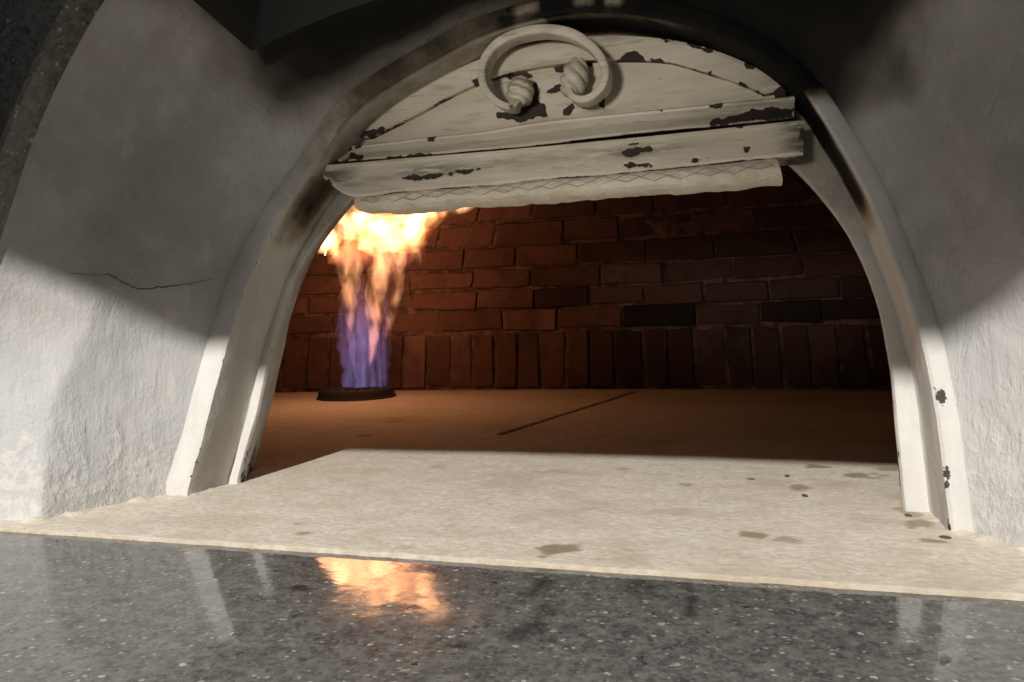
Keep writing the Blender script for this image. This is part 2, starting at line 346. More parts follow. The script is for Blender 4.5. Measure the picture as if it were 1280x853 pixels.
def m_granite():
    s = N('speckled_grey_granite')
    n1 = s.noise(90, 5, .7); n2 = s.noise(420, 3, .7); n3 = s.noise(7, 4, .6)
    base = s.mix(s.map(n1, .3, .7), (.060, .060, .058), (.165, .162, .154))
    base = s.mix(s.map(n2, .52, .7, 0, .6), base, (.21, .208, .198))
    base = s.mix(s.map(n2, .30, .42, .55, 0), base, (.028, .028, .028))
    base = s.mix(s.map(n3, .4, .7, 0, .35), base, (.125, .117, .107))
    cv = s.n('TexVoronoi', feature='F1'); cv.inputs['Scale'].default_value = 300; s.l(s.coord(), cv.inputs['Vector'])
    cw = s.n('SeparateColor'); s.l(cv.outputs['Color'], cw.inputs[0])
    base = s.mix(s.map(cw.outputs[0], .45, .95, 0, .28), base, (.20, .20, .19))
    base = s.mix(s.map(cw.outputs[1], .55, .95, 0, .38), base, (.022, .023, .023))
    def flecks(scale, lo, hi, keep, loc):
        v = s.n('TexVoronoi', feature='F1'); v.inputs['Scale'].default_value = scale; v.inputs['Randomness'].default_value = 1
        s.l(s.coord((1, 1.15, 1), loc), v.inputs['Vector'])
        w = s.n('SeparateColor'); s.l(v.outputs['Color'], w.inputs[0])
        rad = s.map(w.outputs[1], 0, 1, .3, 1, False)
        d = s.math('DIVIDE', v.outputs['Distance'], rad)
        d = s.math('ADD', d, s.map(s.noise(500, 2), .2, .8, -.16, .16))
        return s.math('MULTIPLY', s.map(d, lo, hi, 1, 0), s.map(w.outputs[0], keep, keep+.02))
    wf = s.math('MAXIMUM', flecks(120, .18, .38, .81, (.3, .1, 0)), s.math('MULTIPLY', flecks(230, .24, .50, .80, (.7, .4, .2)), .85))
    wf = s.math('MAXIMUM', wf, s.math('MULTIPLY', flecks(62, .14, .24, .92, (.2, .9, .4)), .8))
    col = s.mix(s.math('MULTIPLY', wf, s.map(s.noise(40, 3), .3, .7, .35, 1)), base, (.42, .42, .40))
    df = s.math('MAXIMUM', flecks(75, .18, .26, .86, (.5, .6, .1)), s.math('MULTIPLY', s.attr('stain'), s.map(s.noise(110, 4, .7), .28, .46)))
    col = s.mix(s.math('MULTIPLY', df, .9), col, (.016, .016, .015))
    grime = s.noise(14, 4, .65)
    r = s.math('ADD', s.map(grime, .35, .75, .035, .13), s.math('MULTIPLY', wf, .12))
    h = s.math('ADD', s.math('MULTIPLY', s.noise(9, 3, .5), 1.0), s.math('MULTIPLY', s.noise(55, 3), .12))
    h = s.math('SUBTRACT', h, s.math('MULTIPLY', df, .12))
    return s.surf(col, r, s.bump(h, .06, .016), spec=.5)

def m_brick():
    s = N('oven_firebrick')
    tone = s.attr('tone')
    base = s.ramp(tone, [(0, (.085, .044, .030)), (.4, (.12, .060, .041)), (.7, (.145, .073, .050)), (1, (.18, .10, .07))])
    n1 = s.noise(26, 5, .65); n2 = s.noise(140, 4, .7)
    base = s.mix(s.map(n1, .5, .75, 0, .6), base, (.06, .034, .026))
    base = s.mix(s.map(n2, .6, .75, 0, .4), base, (.30, .19, .13))
    base = s.mix(s.map(s.noise(5, 5, .65), .45, .7, 0, .65), base, (.035, .022, .018))
    base = s.mix(s.attr('char'), base, (.012, .009, .008))  # charring plus flame fall-off painted into the brick colour
    h = s.math('ADD', n2, s.math('MULTIPLY', n1, .8))
    return s.surf(base, .9, s.bump(h, .6, .004), spec=.15)

def m_mortar():
    s = N('oven_mortar')
    base = s.mix(s.map(s.noise(30, 5, .65), .35, .7), (.05, .032, .024), (.17, .105, .072))
    return s.surf(base, .95, s.bump(s.noise(120, 4, .7), .5, .004), spec=.1)

def m_iron(name='black_burner_iron', c=(.018, .015, .014)):
    s = N(name)
    col = s.mix(s.noise(60, 4, .7), c, tuple(min(1, q*2.6) for q in c))
    return s.surf(col, .75, s.bump(s.noise(180, 3), .3, .002), metallic=0., spec=.25)

def m_plain(name, c, rough=.8):
    s = N(name)
    col = s.mix(s.noise(70, 4, .7), c, tuple(q*.6 for q in c))
    return s.surf(col, rough, s.bump(s.noise(150, 3), .3, .002), spec=.2)

def m_flame(name, stops, strength, zr, nscale, lo, hi, floor=0., stretch=.35, seed=0.):
    """glowing gas: emission per metre, coloured by height over the burner and torn by noise"""
    s = N(name)
    tc = s.n('TexCoord'); sx = s.n('SeparateXYZ'); s.l(tc.outputs['Object'], sx.inputs[0])
    z = s.map(sx.outputs['Z'], zr[0], zr[1], 0, 1, False)
    col = s.ramp(z, stops)
    nz = s.noise(nscale, 2, .5, s.coord((1, 1, stretch), (seed, seed*2, seed)), .6)
    dens = s.map(nz, lo, hi, floor, 1)
    e = s.n('Emission'); s.l(col, e.inputs['Color']); s.l(s.math('MULTIPLY', dens, strength), e.inputs['Strength'])
    s.l(e.outputs[0], s.out.inputs['Volume'])
    return s.m

M = dict(plaster=m_plaster(), frame=m_frame(), door=m_door(), lip=m_lip(), hearth=m_hearth(), granite=m_granite(), brick=m_brick(),
         mortar=m_mortar(), iron=m_iron(), wire=m_iron('grey_wire', (.20, .175, .14)), crack=m_plain('crack_shadowed_gap', (.07, .065, .06)),
         sootwall=m_plain('sooty_flue_wall', (.034, .032, .031)), crumb=m_plain('burnt_crumb', (.13, .085, .05)), grit=m_plain('flour_grit', (.70, .66, .58)))

# ------------------------------------------------------------------ the oven
oven = empty('pizza_oven', (-.21, .9, 0), 'whitewashed plaster and brick pizza oven with a sooty arched mouth behind the granite counter', 'oven')
NU = 320
K0 = smooth_curve(catmull(T['K0'], NU), 30)
J = smooth_curve(catmull(T['J'], NU), 30)
def yk(c, y0): return np.stack([c[:, 0], y0+LEAN*c[:, 1], c[:, 1]], 1)

# --- stepped arch frame: bright outer lip, reveal, inner lip, inner reveal
FOOT = []; FRAME_OUT = []
def arch_frame():
    rows = []
    K1 = offset(K0, .027)
    LW = np.interp(np.linspace(0, 1, NU), [0, .3, .7, 1], [.030, .024, .016, .017])
    rows.append((yk(offset(K0, LW), .7165), 'lip'))
    for q in (.78, .45, .15): rows.append((yk(offset(K0, q*LW), .7145), 'lip'))
    rows.append((yk(K0, .7165), 'edge'))
    for y in (.724, .740, .756, .772, .783): rows.append((yk(offset(K0, -.001), y), 'rev'))
    w = np.linalg.norm(J-K0, axis=1)
    Jin = J
    rows.append((yk(offset(K0, -.002), .7855), 'in'))
    rows.append((yk(.66*K0+.34*Jin, .7845), 'in')); rows.append((yk(.33*K0+.67*Jin, .7845), 'in')); rows.append((yk(.08*K0+.92*Jin, .7850), 'in'))
    rows.append((yk(Jin, .788), 'edge2'))
    rows.append((yk(Jin, .792), 'rev2')); rows.append((yk(offset(Jin, .0015), .802), 'rev2')); rows.append((yk(offset(Jin, .012), .820), 'rev2')); rows.append((yk(offset(Jin, .030), .850), 'rev2')); rows.append((yk(offset(Jin, .040), .875), 'rev2'))
    nv = len(rows); V = np.zeros((NU, nv, 3)); soot = np.zeros((NU, nv)); chip = np.zeros((NU, nv))
    for j, (R, kind) in enumerate(rows):
        V[:, j] = R
        for i in range(NU):
            p = R[i]; d = .0016*fbm(p, 22, 3); V[i, j, 0] += d; V[i, j, 1] += d
        x, z = R[:, 0], R[:, 2]
        ang = np.degrees(np.arctan2(z, x+.21))
        top = sstep(136, 122, ang)*sstep(40, 54, ang)
        if kind == 'rev':
            lb = sstep(.265, .325, z)*sstep(.385, .345, z)*(x < -.2)*.72
            rb = sstep(.25, .30, z)*(x > -.2)*1.05
            soot[:, j] = np.maximum(np.maximum(lb, rb)*(.55, .85, 1, .85, .5)[max(0, min(4, j-5))], top*(.20+.7*sstep(-.20, .02, x)))
        elif kind in ('lip', 'edge'):
            soot[:, j] = np.where(x < -.2, .10*sstep(150, 125, ang)+.40*sstep(126, 108, ang)+.12*top+.3*sstep(-.3, -.2, x), .92*sstep(.37, .40, z))
            u = np.arange(NU)/NU
            for (uu, ru) in ((.527, .008), (.549, .007), (.486, .010)): soot[:, j] *= 1-(.5 if j in (1, 2) else .2)*sstep(1.3, .7, np.abs(u-uu)/ru)
        elif kind in ('in', 'edge2'):
            soot[:, j] = .25*sstep(.2, .36, z)
        else: soot[:, j] = .06+.3*sstep(.2, .34, z)
        if kind in ('edge', 'edge2'): chip[:, j] = .40+.12*sstep(.16, .02, z)
        if kind == 'lip': chip[:, j] = .10+.72*(x > 0)*(np.exp(-((z-.112)/.010)**2)*(j > 1)+.8*np.exp(-((z-.048)/.014)**2)*(j > 2))
        if kind == 'rev2': chip[:, j] = .1 + .52*sstep(.09, .02, z)*(x < -.2)*(1 if j < nv-1 else 0)
        if kind == 'rev' and j < 8: chip[:, j] = .18*sstep(.1, .02, z)
    V[0, :, 2] = -.006; V[-1, :, 2] = -.006
    FOOT.extend([V[0, :12, :2], V[-1, :12, :2]]); FRAME_OUT.append(V[:, 0].copy())
    o = mesh_obj('arch_frame', V.reshape(-1, 3), grid_faces(NU, nv), M['frame'], oven, attrs={'soot': soot.ravel(), 'chip': chip.ravel()})
    md = o.modifiers.new('edges', 'EDGE_SPLIT'); md.split_angle = math.radians(33)
    return o
arch_frame()

# --- plaster funnel from the frame out to the facade
C0 = offset(K0, .0245)
k2 = list(T['K2L'])
CX = -.215
k2 = k2 + [(-.36, .502), (CX, .535)] + [(2*CX-x, z) for x, z in ([(-.36, .502)] + list(reversed(T['K2L'])))]
k2 = [(x - (.022*(1-z/.45) if x > 0 else 0), z) for x, z in k2]
k3l = [(-.785, -.004), (-.760, .10), (-.722, .20)] + list(T['K3L'])
k3 = k3l + [(-.47, .545), (-.35, .600), (CX, .622)] + [(2*CX-x, z) for x, z in reversed([*k3l, (-.47, .545), (-.35, .600)])]
K2 = smooth_curve(catmull(k2, NU), 40); K3 = smooth_curve(catmull(k3, NU), 40)
A = FRAME_OUT[0]; B = np.stack([K2[:, 0], .595+.25*np.clip(K2[:, 1], 0, 1), K2[:, 1]], 1)
Cc = np.stack([K3[:, 0], np.full(NU, .575), K3[:, 1]], 1)
NV = 74; VB = 46
def lining_point(i, j):
    if j <= VB:
        t = j/VB; b = A[i]*(1-t)+B[i]*t
        bulge = math.sin(math.pi*t)*.006
    else:
        t = (j-VB)/(NV-1-VB); b = B[i]*(1-t)+Cc[i]*t
        bulge = math.sin(math.pi*t)*.004
    return b, bulge
LV = np.zeros((NU, NV, 3)); soot = np.zeros((NU, NV)); peel = np.zeros((NU, NV))
ctr = np.array([CX, .7, .1])
for i in range(NU):
    for j in range(NV):
        b, bu = lining_point(i, j)
        d = b-ctr; d[1] = 0; d /= np.linalg.norm(d)
        t = j/(NV-1)
        n = (.006*fbm(b, 6, 2)+.0028*fbm(b+3, 24, 3))*min(1, 5*t)*min(1, 8*(1-t)+.15)
        LV[i, j] = b + d*(n+bu*.6)
# soften the crease, more at the top than at the foot
for _ in range(10):
    w = np.clip(.06+.85*LV[:, 1:-1, 2:3]/.4, 0, 1)*.5
    LV[:, 1:-1] = LV[:, 1:-1]*(1-w)+w*.5*(LV[:, :-2]+LV[:, 2:])
LV[0, :, 2] = -.004; LV[-1, :, 2] = -.004
angs = np.degrees(np.arctan2(LV[..., 2], LV[..., 0]-CX))
jn = np.tile(np.arange(NV)/VB, (NU, 1))
nz = np.array([[fbm(LV[i, j], 9, 3) for j in range(NV)] for i in range(NU)])
a2 = angs + 7*nz
soot = sstep(130, 111, a2)*sstep(46, 57, a2)
soot = np.maximum(soot, .95*sstep(123, 117, a2)*sstep(45, 60, a2)*sstep(.55, .85, jn))
# rubbed patch just above the left half of the door, where the soot is only tan
rub = sstep(.45, .0, jn + .2*nz)*sstep(84, 96, a2)*sstep(140, 124, a2)
soot = soot*(1-.55*rub)
soot = np.maximum(soot, .06*sstep(.13, .22, LV[..., 2]+.03*nz)+.03*sstep(.20, .36, LV[..., 2]+.04*nz)*(.45+.55*sstep(.15, .9, jn)))  # thin smoke film that also paints the unlit upper plaster darker
# hole of the flue in the roof of the funnel, right behind the stone
i_l = 104; i_r = int(np.argmin(np.abs(LV[:, VB-6, 0]-.005)+(LV[:, VB-6, 2] < .3)*9)); j_b = VB
for (u, v, ru, rv) in ((.201, .37, .018, .022), (.232, .43, .012, .018), (.762, .457, .010, .03)):
    du = (np.arange(NU)[:, None]/NU-u)/ru; dv = (jn-v)/rv
    peel = np.maximum(peel, sstep(1.25, .75, np.sqrt(du**2+dv**2)+1.6*nz)*.8)
lining = mesh_obj('plaster_lining', LV.reshape(-1, 3), grid_faces(NU, NV, skip=lambda i, j: i_l <= i < i_r and j >= j_b), M['plaster'], oven,
                  attrs={'soot': soot.ravel(), 'peel': peel.ravel()})
lining['label'] = 'grey plaster funnel, black with soot over the door'

def lin(u, v, out=.0008):
    """a point on the plaster, u along the arch and v from frame to stone"""
    x = u*(NU-1); y = v*(NV-1); i, j = min(int(x), NU-2), min(int(y), NV-2); a, b = x-i, y-j
    p = (LV[i, j]*(1-a)*(1-b)+LV[i+1, j]*a*(1-b)+LV[i, j+1]*(1-a)*b+LV[i+1, j+1]*a*b)
    d = ctr-p; d[1] = 0; return p+d/np.linalg.norm(d)*out

# flue throat over the hole
def flue():
    ring = [LV[i, j_b] for i in range(i_l, i_r+1)] + [LV[i_r, j] for j in range(j_b+1, NV)] + [LV[i, NV-1] for i in range(i_r-1, i_l-1, -1)] + [LV[i_l, j] for j in range(NV-2, j_b, -1)]
    ring = np.array(ring); c = ring.mean(0)
    V = []
    for t, zz in ((0, None), (.3, .70), (.55, .9), (.55, 1.3)):
        for p in ring:
            q = p.copy()
            if zz is not None:
                q[:2] = p[:2]*(1-t)+c[:2]*t; q[2] = max(zz-.12*abs(p[0]-c[0]), p[2]+.02) if zz < .8 else zz
            V.append(q)
    n = len(ring); F = grid_faces(4, n, True); F.append([3*n+k for k in range(n)])
    mesh_obj('flue_throat', V, F, M['sootwall'], oven)
flue()

# hairline crack across the left cheek and two small ones by the frame
def crack(pts, w, name='plaster_crack'):
    P = catmull(pts, 40); V = []; 
    for k, (u, v) in enumerate(P):
        jv = .006*fbm((u*60, v*9, k*.7), 1.7, 2)
        p = lin(u+jv*.35, v, .0003); V.append(p)
    V = np.array(V); ww = w*np.array([.35+.65*abs(fbm((k*.31, 2, w*900), 1, 2))*1.6 for k in range(40)])*np.sin(np.linspace(.12, math.pi-.12, 40))
    vv, ff = sweep(V, ww, 6)
    mesh_obj(name, vv, ff, M['crack'], lining)
crack([(.149, .80), (.152, .70), (.154, .63), (.149, .47), (.154, .329), (.160, .18), (.169, .041)], .0007)


# --- granite facade: slab with an arched cut-out
def facade():
    E = K3; n = NU
    ang = np.linspace(math.pi, 0, n)
    outer = []
    for i in range(n):
        t = i/(n-1)
        if t < .3: outer.append((-1.5, t/.3*1.25))
        elif t > .7: outer.append((1.1, (1-t)/.3*1.25))
        else: outer.append((-1.5+2.6*(t-.3)/.4, 1.25))
    outer = np.array(outer)
    Eg = E.copy()
    rows = [np.stack([Eg[:, 0], np.full(n, .578), Eg[:, 1]], 1), np.stack([Eg[:, 0], np.full(n, .549), Eg[:, 1]], 1)]
    Eb = offset(Eg, .002)
    rows.append(np.stack([Eb[:, 0], np.full(n, .546), Eb[:, 1]], 1))
    for t in (.04, .15, .5, 1): rows.append(np.stack([Eb[:, 0]*(1-t)+outer[:, 0]*t, np.full(n, .546), Eb[:, 1]*(1-t)+outer[:, 1]*t], 1))
    rows.append(np.stack([outer[:, 0], np.full(n, .60), outer[:, 1]], 1))
    # back of the slab closes it
    rows.append(np.stack([offset(Eg, .004)[:, 0], np.full(n, .60), offset(Eg, .004)[:, 1]], 1))
    nv = len(rows); V = np.stack(rows, 1)
    V[..., 2] = np.maximum(V[..., 2], -.0075)
    mesh_obj('stone_facade', V.reshape(-1, 3), grid_faces(n, nv, True), M['granite'], oven, smooth=False, attrs={'stain': np.zeros(n*nv)})
facade()

# --- hearth slab
def hearth():
    xs = np.r_[np.linspace(-1.95, -.80, 30), np.linspace(-.79, .33, 300), np.linspace(.35, 1.5, 30)]
    ys = np.r_[np.linspace(.568, 1.12, 190), np.linspace(1.13, 2.12, 110)]
    nx, ny = len(xs), len(ys)
    V = np.zeros((nx, ny, 3)); st = np.zeros((nx, ny)); jt = np.zeros((nx, ny))
    X, Y = np.meshgrid(xs, ys, indexing='ij')
    fe = np.array([.0016*fbm((x, 0, 0), 26, 3)+.0012*fbm((x, 3, 0), 90, 2) for x in xs])
    V[..., 0] = X; V[..., 1] = Y+fe[:, None]*np.clip(1-(Y-.568)/.03, 0, 1)
    nn = np.array([[fbm((xs[i], ys[j], .3), 14, 3) for j in range(ny)] for i in range(nx)])
    n2 = np.array([[fbm((xs[i]*1.0, ys[j], 7), 60, 2) for j in range(ny)] for i in range(nx)])
    V[..., 2] = .0010*nn
    V[:, 0, 2] -= .0003; st[:, 0] = .30+.25*np.clip(nn[:, 0], 0, 1)
    # crumbly fillet of flour and plaster along the feet of the funnel
    for side in (0, -1):
        foot = LV[side][:, :2]
        D = np.full(X.shape, 9.)
        for q in foot[::3]: D = np.minimum(D, np.hypot(X-q[0], Y-q[1]))
        V[..., 2] += np.clip(1-D/.018, 0, 1)**1.3*(.002+.010*np.clip(n2+nn*.7, -.1, 1))
    for foot in FOOT:
        D = np.full(X.shape, 9.)
        for a, c in zip(foot[:-1], foot[1:]):
            for t in np.linspace(0, 1, 6): q = a*(1-t)+c*t; D = np.minimum(D, np.hypot(X-q[0], Y-q[1]))
        V[..., 2] += np.clip(1-D/.011, 0, 1)**1.5*(.0008+.009*np.clip(n2+nn*.8, -.05, 1))
    for (x, y, rx, ry, a) in STAINS:
        d = np.hypot((X-x)/rx, (Y-y)/ry)+1.5*n2+.5*nn
        st = np.maximum(st, sstep(1.1, .75, d)*a)
    # joint between two hearth tiles
    for (p, q, w) in (((-.393, 1.205), (-.275, 1.93), .0042), ((-1.9, 1.60), (1.4, 1.60), .0)):
        if w == 0: continue
        p, q = np.array(p), np.array(q); e = q-p; t = np.clip(((X-p[0])*e[0]+(Y-p[1])*e[1])/(e@e), 0, 1)
        d = np.hypot(X-p[0]-t*e[0], Y-p[1]-t*e[1]); g = sstep(w*2, w*.7, d+.002*n2); jt = np.maximum(jt, g); V[..., 2] -= .003*g
    # front face and underside
    Vf = V[:, 0].copy(); Vf[:, 2] = -.03; Vb = Vf.copy(); Vb[:, 1] = 2.12
    allV = np.vstack([V.reshape(-1, 3), Vf, V[:, 0]*[1, 1, 1]])
    F = grid_faces(nx, ny)
    o = nx*ny
    for i in range(nx-1): F.append((o+i, o+i+1, (i+1)*ny, i*ny))
    allV = np.vstack([V.reshape(-1, 3), Vf])
    z = np.zeros(nx)
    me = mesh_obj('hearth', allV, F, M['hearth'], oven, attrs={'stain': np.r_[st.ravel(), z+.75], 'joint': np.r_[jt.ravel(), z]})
hearth()

# --- brick dome
DX, DY, DA, DB, DN = -.25, 1.33, 1.6, .665, 2.5
def dscale(z):
    if z < .16: return 1-.2*z
    q = min(1, (z-.16)/.52); return .968*max(.02, 1-q**2.2)**.5
def dpt(phi, s, ins=0.):
    c, sn = math.cos(phi), math.sin(phi)
    x = DA*math.copysign(abs(c)**(2/DN), c); y = DB*math.copysign(abs(sn)**(2/DN), sn)
    return np.array([DX+x*s, DY+y*s])
PH = np.linspace(-.62, math.pi+.62, 2400)
def ring_table(s):
    P = np.array([dpt(p, s) for p in PH]); d = np.r_[0, np.cumsum(np.linalg.norm(np.diff(P, axis=0), axis=1))]
    return P, d
def dome():
    V = []; F = []; tone = []; char = []
    V2 = []; F2 = []; tone2 = []; char_shade2 = []
    def brick(Vl, Fl, tl, cl, s0, s1, z0, z1, a, b, t, ch):
        (P0, d0), (P1, d1) = s0, s1
        nseg = 4; f = d1[-1]/d0[-1]; base = len(Vl)
        jit = rng.normal(0, .0022, 4); push = rng.normal(0, .0024)
        bev = .0035
        # front grid with bevelled border: rows z, columns along the wall
        cols = [(a, .008), (a+bev, 0)] + [(a+(b-a)*k/nseg, 0) for k in range(1, nseg)] + [(b-bev, 0), (b, .007)]
        rows = [(0, .007), (bev/(z1-z0), 0), (.5, 0), (1-bev/(z1-z0), 0), (1, .007)]
        grid = []
        for (v, dv) in rows:
            line = []
            for (u, du) in cols:
                pA = np.array([np.interp(u, d0, P0[:, 0]), np.interp(u, d0, P0[:, 1])]); pB = np.array([np.interp(u*f, d1, P1[:, 0]), np.interp(u*f, d1, P1[:, 1])])
                tt = (u-a)/(b-a)
                p = pA*(1-v)+pB*v; z = z0+(z1-z0)*v + (jit[0]*(1-tt)+jit[1]*tt)*(1 if v < .5 else 0) + (jit[2]*(1-tt)+jit[3]*tt)*(1 if v > .5 else 0)
                inn = np.array([DX, DY])-p; inn /= np.linalg.norm(inn)
                dep = (max(du, dv)*-.7+push+.006) + .004*fbm((p[0], p[1], z), 30, 3)
                dep += (-.0035*rng.random() if max(du, dv) > 0 else 0); zz_ = z+(rng.normal(0, .0012)); q = p+inn*dep; line.append(len(Vl)); Vl.append((q[0]+rng.normal(0, .0012), q[1], zz_)); tl.append(t); cl.append(ch)
            grid.append(line)
        for r in range(len(rows)-1):
            for c in range(len(cols)-1): Fl.append((grid[r][c], grid[r][c+1], grid[r+1][c+1], grid[r+1][c]))
    def course(Vl, Fl, tl, cl, z0, z1, length, gap, phase, char_shade_f):
        s0 = ring_table(dscale(z0)); s1 = ring_table(dscale(z1)); L = s0[1][-1]; u = phase
        while u < L-length:
            w = length*rng.uniform(.85, 1.15); m = np.interp(u+w/2, s0[1], s0[0][:, 0]); my = np.interp(u+w/2, s0[1], s0[0][:, 1])
            if my > .93:
                brick(Vl, Fl, tl, cl, s0, s1, z0, z1, u, u+w, float(np.clip(rng.normal(.55, .22), 0, 1)), char_shade_f(m))
            u += w+gap
    course(V2, F2, tone2, char_shade2, .006, .150, .0635, .0065, .02, lambda x: float(np.clip(rng.normal(.08, .12)+.42*sstep(-.8, -.1, x), 0, .75)))  # random char, then painted darker to the right as flame light fades
    z = .160; k = 0
    while z < .62:
        h = .0505*(1 if z < .42 else .85)*rng.uniform(.94, 1.06)
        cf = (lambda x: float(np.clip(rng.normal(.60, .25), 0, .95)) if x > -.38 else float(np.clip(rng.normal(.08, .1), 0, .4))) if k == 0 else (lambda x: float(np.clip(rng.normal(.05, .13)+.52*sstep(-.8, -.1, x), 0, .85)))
        course(V, F, tone, char, z, z+h, .158, .0035, .03+(.081 if k % 2 else 0)+rng.uniform(-.02, .02), cf)
        z += h+.0042; k += 1
    # mortar shell behind the bricks, closed at the top
    zs = list(np.linspace(-.01, .16, 5))+list(np.linspace(.19, .679, 22)); PHc = np.linspace(0, 2*math.pi, 160, endpoint=False)
    W = []
    for zz in zs:
        sc = dscale(max(zz, 0)) if zz < .678 else .02
        for p in PHc:
            q = dpt(p, sc); W.append((q[0], max(q[1], .905+LEAN*max(zz, 0)), zz))
    FS = grid_faces(len(zs), 160, True); FS.append([(len(zs)-1)*160+i for i in range(160)])
    # the front is open where the mouth comes through
    def keep(f):
        ys = [W[i][1] for i in f]; zz = [W[i][2] for i in f]; xs = [W[i][0] for i in f]
        return not (max(abs(W[i][1]-(.905+LEAN*max(W[i][2], 0))) for i in f) < 1e-6)
    FS = [f for f in FS if len(f) > 4 or keep(f)]
    dm = mesh_obj('brick_dome', W, FS, M['mortar'], oven)
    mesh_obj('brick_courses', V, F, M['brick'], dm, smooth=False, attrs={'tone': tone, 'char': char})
    so = mesh_obj('soldier_course', V2, F2, M['brick'], dm, smooth=False, attrs={'tone': tone2, 'char': char_shade2})
    so['label'] = 'lowest ring of bricks standing upright'
    # inner front wall round the mouth
    Jb = yk(offset(J, .039), .874); n = NU; rows = [Jb]
    for t in (.05, .3, 1):
        far = np.stack([np.interp(np.linspace(0, 1, n), [0, .3, .7, 1], [-1.9, -1.9, 1.4, 1.4]), np.zeros(n), np.interp(np.linspace(0, 1, n), [0, .3, .7, 1], [-.004, .75, .75, -.004])], 1)
        q = Jb*(1-t)+far*t; q[:, 1] = .874+LEAN*q[:, 2]+.008*(t > .01); rows.append(q)
    Vw = np.stack(rows, 1)
    mesh_obj('inner_front_wall', Vw.reshape(-1, 3), grid_faces(n, 4), M['mortar'], oven, smooth=False)
dome()

# ------------------------------------------------------------------ the door hanging in the top of the mouth
door = empty('oven_door', (-.21, .80, .30), 'flaking cream half-moon iron door with a scroll handle, hung in the oven mouth', 'oven door')
def chipfield(part, X, Z):
    P = np.stack([X.ravel(), Z.ravel()], 1); a = np.zeros(len(P))
    nz = np.array([fbm((p[0], 0, p[1]), 110, 4) for p in P])*.0062
    for poly in T['chips'].get(part, []):
        d = poly_sd(P, poly)+nz; a = np.maximum(a, np.clip(.62-d/.0045, 0, 1))
    return a.reshape(X.shape)
def strip(name, top, bot, prof, back, nu, mat, part=None, warp=0., sootf=None, crisp=None, parent=door):
    top = catmull(top, nu); bot = catmull(bot, nu)
    prof = np.array(prof); ns = 26
    sd = np.interp(np.linspace(0, 1, ns), np.linspace(0, 1, len(prof)), prof[:, 0]) if False else None
    # resample the cross profile finely but keep its corners
    S = []
    for a, b in zip(prof[:-1], prof[1:]):
        m = max(2, int(round(abs(b[0]-a[0])*26))+1)
        for t in np.linspace(0, 1, m, endpoint=False): S.append(a*(1-t)+b*t)
    S.append(prof[-1]); S = np.array(S); m = len(S)
    X = top[:, None, 0]*(1-S[None, :, 0])+bot[:, None, 0]*S[None, :, 0]; Z = top[:, None, 1]*(1-S[None, :, 0])+bot[:, None, 1]*S[None, :, 0]
    Y = S[None, :, 1]+LEAN*Z
    if warp:
        Y = Y+np.array([[warp*fbm((X[i, j], S[j, 0]*.05, Z[i, j]), 14, 3) for j in range(m)] for i in range(nu)])
    ch = chipfield(part, X, Z) if part else np.zeros(X.shape)
    if part:
        edge = np.tile(np.maximum(np.exp(-S[:, 0]/.045), np.exp(-(1-S[:, 0])/.045)), (nu, 1))
        wear = np.array([[fbm((X[i, 0], 0, j*.004), 16, 3) for j in range(m)] for i in range(nu)])
        ch = np.maximum(ch, np.clip(edge*(.42+.9*wear), 0, .7))
    Y = Y+.0007*(ch > .5)
    so = sootf(X, Z, np.tile(S[:, 0], (nu, 1))) if sootf is not None else np.zeros(X.shape)
    front = np.stack([X, Y, Z], 2)
    bk = np.stack([np.stack([X[:, -1], back+LEAN*Z[:, -1], Z[:, -1]], 1), np.stack([X[:, 0], back+LEAN*Z[:, 0], Z[:, 0]], 1)], 1)
    V = np.concatenate([front, bk], 1); nv = m+2
    F = grid_faces(nu, nv, True); F.append(list(range(nv))); F.append([(nu-1)*nv+q for q in range(nv)])
    pad = lambda a: np.concatenate([a, a[:, -1:], a[:, :1]], 1).ravel()
    o = mesh_obj(name, V.reshape(-1, 3), F, mat, parent, attrs={'chip': pad(ch), 'soot': pad(so)})
    o.data.polygons[-1].use_smooth = False; o.data.polygons[-2].use_smooth = False
    md = o.modifiers.new('edges', 'EDGE_SPLIT'); md.split_angle = math.radians(38)
    return o
ro, ri = np.array(catmull(T['rim_out'], 80)), np.array(catmull(T['rim_in'], 80))
mt = np.array(catmull(T['mould_top'], 80)); mb = np.array(catmull(T['mould_bot'], 80))
pt = ro*.35+ri*.65; pb = np.stack([np.linspace(pt[0, 0], pt[-1, 0], 80), np.interp(np.linspace(pt[0, 0], pt[-1, 0], 80), mt[:, 0], mt[:, 1])-.008], 1)
pt[0, 1] = max(pt[0, 1], pb[0, 1]+.002); pt[-1, 1] = max(pt[-1, 1], pb[-1, 1]+.002)
strip('door_panel', pt, pb, [(0, .772), (1, .772)], .783, 380, M['door'], 'panel', .0012)
strip('arched_rim', ro, ri, [(0, .768), (.06, .7625), (.2, .7615), (.9, .7615), (1, .764), (1, .771)], .784, 380, M['door'], 'rim', .0008,
      lambda X, Z, S: .5*sstep(.78, .98, S)*0+.25*sstep(-.02, .04, X))
strip('moulding', mt, mb, [(0, .771), (0, .764), (.06, .7575), (.12, .756), (.2, .757), (.5, .754), (.75, .748), (.9, .744), (1, .744), (1, .752)], .783, 380, M['door'], 'mould', .0008,
      lambda X, Z, S: .4*sstep(-.42, -.46, X)+.45*sstep(-.07, .0, X))
bt = np.array(catmull(T['beam_top'], 80)); bb = np.array(catmull(T['beam_bot'], 80))
